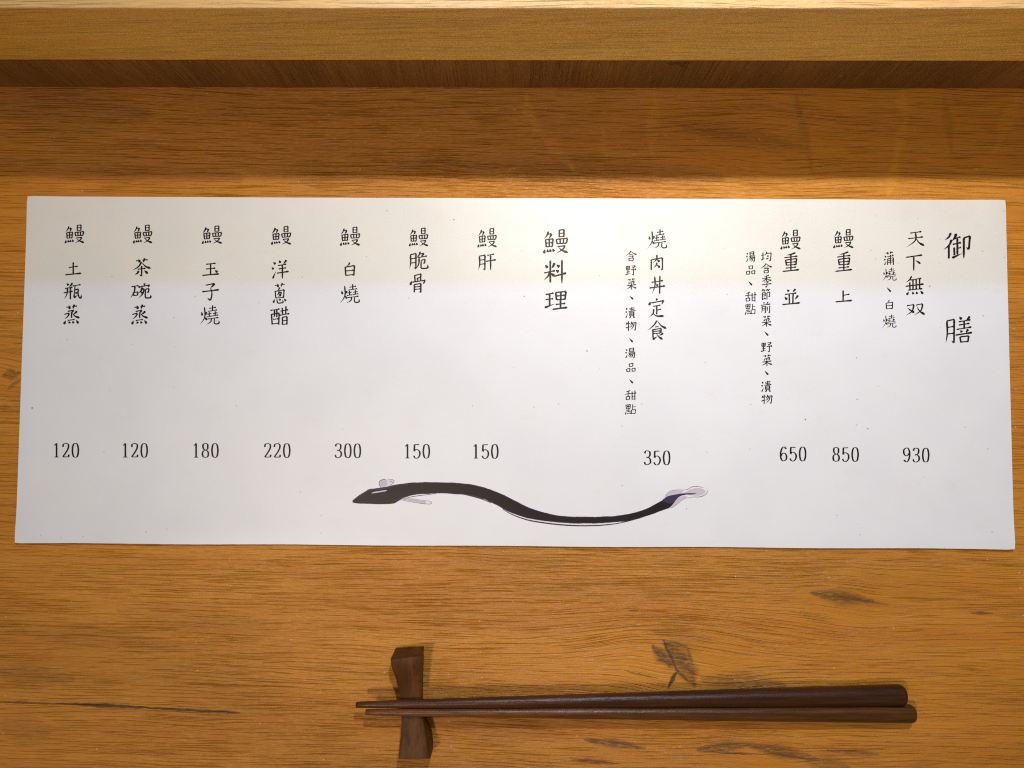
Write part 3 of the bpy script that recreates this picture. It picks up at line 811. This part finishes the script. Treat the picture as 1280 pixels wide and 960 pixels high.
def shape(name, mat, polys=(), lines=(), dz0=None):
    k = Ink()
    if dz0 is not None:
        k.lift = lambda c=[0]: (c.__setitem__(0, c[0] + 1), dz0 + c[0] * 0.000002)[1]
    for p in polys:
        q = smooth_poly(p, 5)
        k.poly(q)
    for pts, wd in lines:
        q = smooth_poly(pts, 6, False)
        n = len(q)
        k.ribbon(q, [wd * (0.35 + 0.65 * math.sin(math.pi * (i + .5) / n)) for i in range(n)])
    return k.done(name, mat, eel_o)
Z1_ = (430, 590, 8.0); Z2_ = (780, 590, 10.667)
shape('fin', m_lilac, [zz([(365, 165), (352, 105), (375, 80), (405, 72), (430, 84), (445, 108), (440, 130), (410, 145)], *Z1_)], [], 0.00004)
shape('fin', m_grey, [zz([(440, 130), (430, 84), (470, 74), (500, 88), (488, 118), (462, 134)], *Z1_)], [], 0.00006)
shape('fin_outline', m_violet, [], [(zz([(368, 160), (350, 106), (372, 82), (402, 72), (426, 84)], *Z1_), .7), (zz([(430, 78), (470, 74), (502, 88), (485, 118), (452, 134)], *Z1_), .45), (zz([(455, 92), (482, 98), (492, 108)], *Z1_), .5)], 0.00009)
shape('fin', m_lilac, [zz([(560, 268), (640, 262), (720, 268), (790, 285), (825, 300), (800, 316), (720, 298), (620, 284)], *Z1_)], [], 0.00004)
shape('fin_outline', m_line, [], [(zz([(560, 276), (640, 292), (760, 312), (850, 320), (878, 308), (855, 292), (790, 284)], *Z1_), .7)], 0.00009)
shape('head_highlight', m_lilac, [zz([(275, 212), (300, 198), (350, 190), (425, 180), (415, 192), (350, 204), (300, 212)], *Z1_)], [], 0.00016)
shape('back_stroke', m_violet, [], [(zz([(180, 225), (250, 178), (330, 172), (420, 158), (520, 134), (640, 118)], *Z1_), 1.8), (zz([(470, 305), (540, 270), (640, 240), (690, 226)], *Z1_), 1.1), (zz([(92, 285), (140, 248), (190, 222)], *Z1_), 1.2)], 0.00014)
bel = [(628.5, 636.5), (640, 643), (655, 648.6), (670, 652), (695, 655.3), (720, 657), (750, 656.6), (775, 653.6), (800, 647.5)]
belu = [(800, 646.5), (775, 651.2), (750, 653.8), (720, 654), (695, 652), (672, 648.5), (655, 644), (640, 639.5)]
shape('belly', m_grey, [bel + belu], [], 0.00004)
shape('belly_line', m_violet, [], [(bel, 1.5), ([(573, 617), (583, 618.5), (600, 623), (614, 628.5)], 1.0), ([(505, 623), (520, 620), (545, 617)], .6)], 0.00015)
shape('tail_fin', m_lilac, [zz([(500, 380), (545, 330), (560, 295), (620, 252), (700, 236), (790, 236), (770, 275), (700, 295), (620, 325), (555, 365)], *Z2_),
                            zz([(610, 470), (650, 430), (720, 345), (790, 322), (850, 330), (780, 372), (700, 435), (650, 468)], *Z2_),
                            zz([(790, 285), (850, 250), (920, 222), (1010, 215), (1075, 240), (1085, 270), (1040, 305), (960, 315), (860, 305)], *Z2_)], [], 0.00004)
shape('tail_outline', m_line, [], [(zz([(780, 240), (850, 232), (900, 200), (980, 192), (1060, 210)], *Z2_), .85), (zz([(1115, 238), (1110, 270), (1070, 310), (1000, 332), (930, 332), (850, 345)], *Z2_), .9),
                                   (zz([(850, 345), (790, 362), (700, 435), (640, 475), (605, 478)], *Z2_), .55), (zz([(545, 330), (570, 290), (640, 246), (740, 235)], *Z2_), .5)], 0.00009)
shape('tail_stroke', m_violet, [zz([(520, 385), (600, 325), (700, 298), (800, 285), (880, 290), (950, 282), (945, 292), (880, 300), (800, 300), (740, 325), (690, 370), (650, 410), (600, 420), (550, 400)], *Z2_)], [], 0.00014)

# ------------------------------------------------------------------ chopstick rest
rest = thing('chopstick_rest', 'small dark walnut chopstick rest with flared ends and narrow waist under the chopstick tips', 'chopstick rest', tuple(at(516, 885)))
def build_rest():
    bm = bmesh.new()
    c0 = at(516, 885)
    # stations: image row of the top outline, left x, right x (of the top), height, base left offset, base right offset
    st = [  # (y of base row, xl_base, xr_base, ztop, xl_top, xr_top, y of top row)
        (809.5, 494.5, 530.0, 0.0118, 487.5, 529.3, 822.5),
        (824.0, 494.0, 529.8, 0.0112, 489.5, 528.3, 834.0),
        (842.0, 498.0, 529.2, 0.0098, 495.0, 527.5, 850.0),
        (862.0, 501.5, 528.8, 0.0086, 499.0, 527.0, 868.5),
        (880.0, 504.0, 529.0, 0.0082, 501.5, 526.8, 886.0),
        (896.0, 504.5, 533.0, 0.0086, 502.0, 529.5, 902.5),
        (912.0, 504.0, 540.0, 0.0098, 501.0, 531.5, 919.0),
        (926.0, 503.0, 541.8, 0.0110, 499.0, 533.5, 934.0),
        (938.0, 502.5, 541.0, 0.0118, 498.2, 538.0, 949.0),
    ]
    rows = []
    NT_ = 7
    for (yb, lb, rb, zt, lt, rt, yt) in st:
        slope_t = (rt - lt) * (-0.10 if yt < 850 else 0.0)
        ring = []
        # base left -> up -> across the top -> down to base right
        pl, pr = at(lb, yb, 0.0002), at(rb, yb - (rb - lb) * (0.06 if yt < 850 else 0), 0.0002)
        tl, tr = at(lt, yt + (1.8 if yt < 840 else 0), zt), at(rt, yt - (2.6 if yt < 840 else 0), zt)
        ring.append(pl)
        for k in range(1, 3): ring.append(pl.lerp(tl, k / 3))
        for k in range(NT_ + 1):
            f = k / NT_
            p = tl.lerp(tr, f)
            edge = min(f, 1 - f)
            if edge == 0: p = p.lerp((pl if f < .5 else pr), 0.035)
            ring.append(p)
        for k in range(1, 3): ring.append(tr.lerp(pr, k / 3))
        ring.append(pr)
        rows.append([bm.verts.new(p - c0) for p in ring])
    n = len(rows[0])
    for a, b in zip(rows, rows[1:]):
        for i in range(n - 1): bm.faces.new((a[i], a[i + 1], b[i + 1], b[i]))
        bm.faces.new((a[n - 1], a[0], b[0], b[n - 1]))
    bm.faces.new(rows[0]); bm.faces.new(rows[-1][::-1])
    bmesh.ops.recalc_face_normals(bm, faces=bm.faces)
    sharp = [e for e in bm.edges if len(e.link_faces) == 2 and e.calc_face_angle(0) > R(38)]
    bmesh.ops.bevel(bm, geom=sharp, offset=0.00035, segments=2, affect='EDGES', profile=0.6)
    o = obj_bm('rest_block', bm, m_rest, rest, smooth=True)
    o.data.set_sharp_from_angle(angle=R(35))
    return o
build_rest()

# ------------------------------------------------------------------ chopsticks
def chopstick(label, mat, tip_px, tip_z, butt_px, r_tip, r_butt, mode):
    a = at(*tip_px, tip_z); b = at(*butt_px, r_butt)
    L = (b - a).length
    bm = bmesh.new()
    rings = []
    prof = []
    NS = 44
    for i in range(NS + 1):
        s = i / NS
        prof.append((s * (L - 0.0022), r_tip + (r_butt - r_tip) * s ** 0.80))
    # rounded tip edge and domed butt
    prof[0] = (0.0, r_tip * 0.82)
    prof.insert(1, (0.00025, r_tip * 0.97))
    rb = prof[-1][1]
    for k in range(1, 7):
        t = k / 6 * math.pi / 2
        prof.append((L - 0.0022 + 0.0022 * math.sin(t), rb * (0.45 + 0.55 * math.cos(t) ** 0.6) if k < 6 else rb * 0.45))
    M = 28
    for (x, r) in prof:
        s = x / L
        ring = []
        for k in range(M):
            th = 2 * math.pi * k / M
            e = 2.0 + 0.9 * min(1, max(0, (s - 0.35) * 2)) # round tip, slightly squared handle
            cx, cy = math.cos(th), math.sin(th)
            f = (abs(cx) ** e + abs(cy) ** e) ** (-1 / e)
            f = min(f, 1.05)
            ring.append(bm.verts.new((x, cx * r * f, cy * r * f)))
        rings.append(ring)
    for p, q in zip(rings, rings[1:]):
        for k in range(M): bm.faces.new((p[k], p[(k + 1) % M], q[(k + 1) % M], q[k]))
    bm.faces.new(rings[0][::-1]); bm.faces.new(rings[-1])
    o = obj_bm('chopstick', bm, mat, None, smooth=True)
    o.data.set_sharp_from_angle(angle=R(50))
    d = (b - a).normalized()
    o.rotation_euler = d.to_track_quat('X', 'Z').to_euler()
    o.location = a
    o['label'] = label
    o['category'] = 'chopstick'
    o['group'] = 'pair of chopsticks on the rest'
    return o
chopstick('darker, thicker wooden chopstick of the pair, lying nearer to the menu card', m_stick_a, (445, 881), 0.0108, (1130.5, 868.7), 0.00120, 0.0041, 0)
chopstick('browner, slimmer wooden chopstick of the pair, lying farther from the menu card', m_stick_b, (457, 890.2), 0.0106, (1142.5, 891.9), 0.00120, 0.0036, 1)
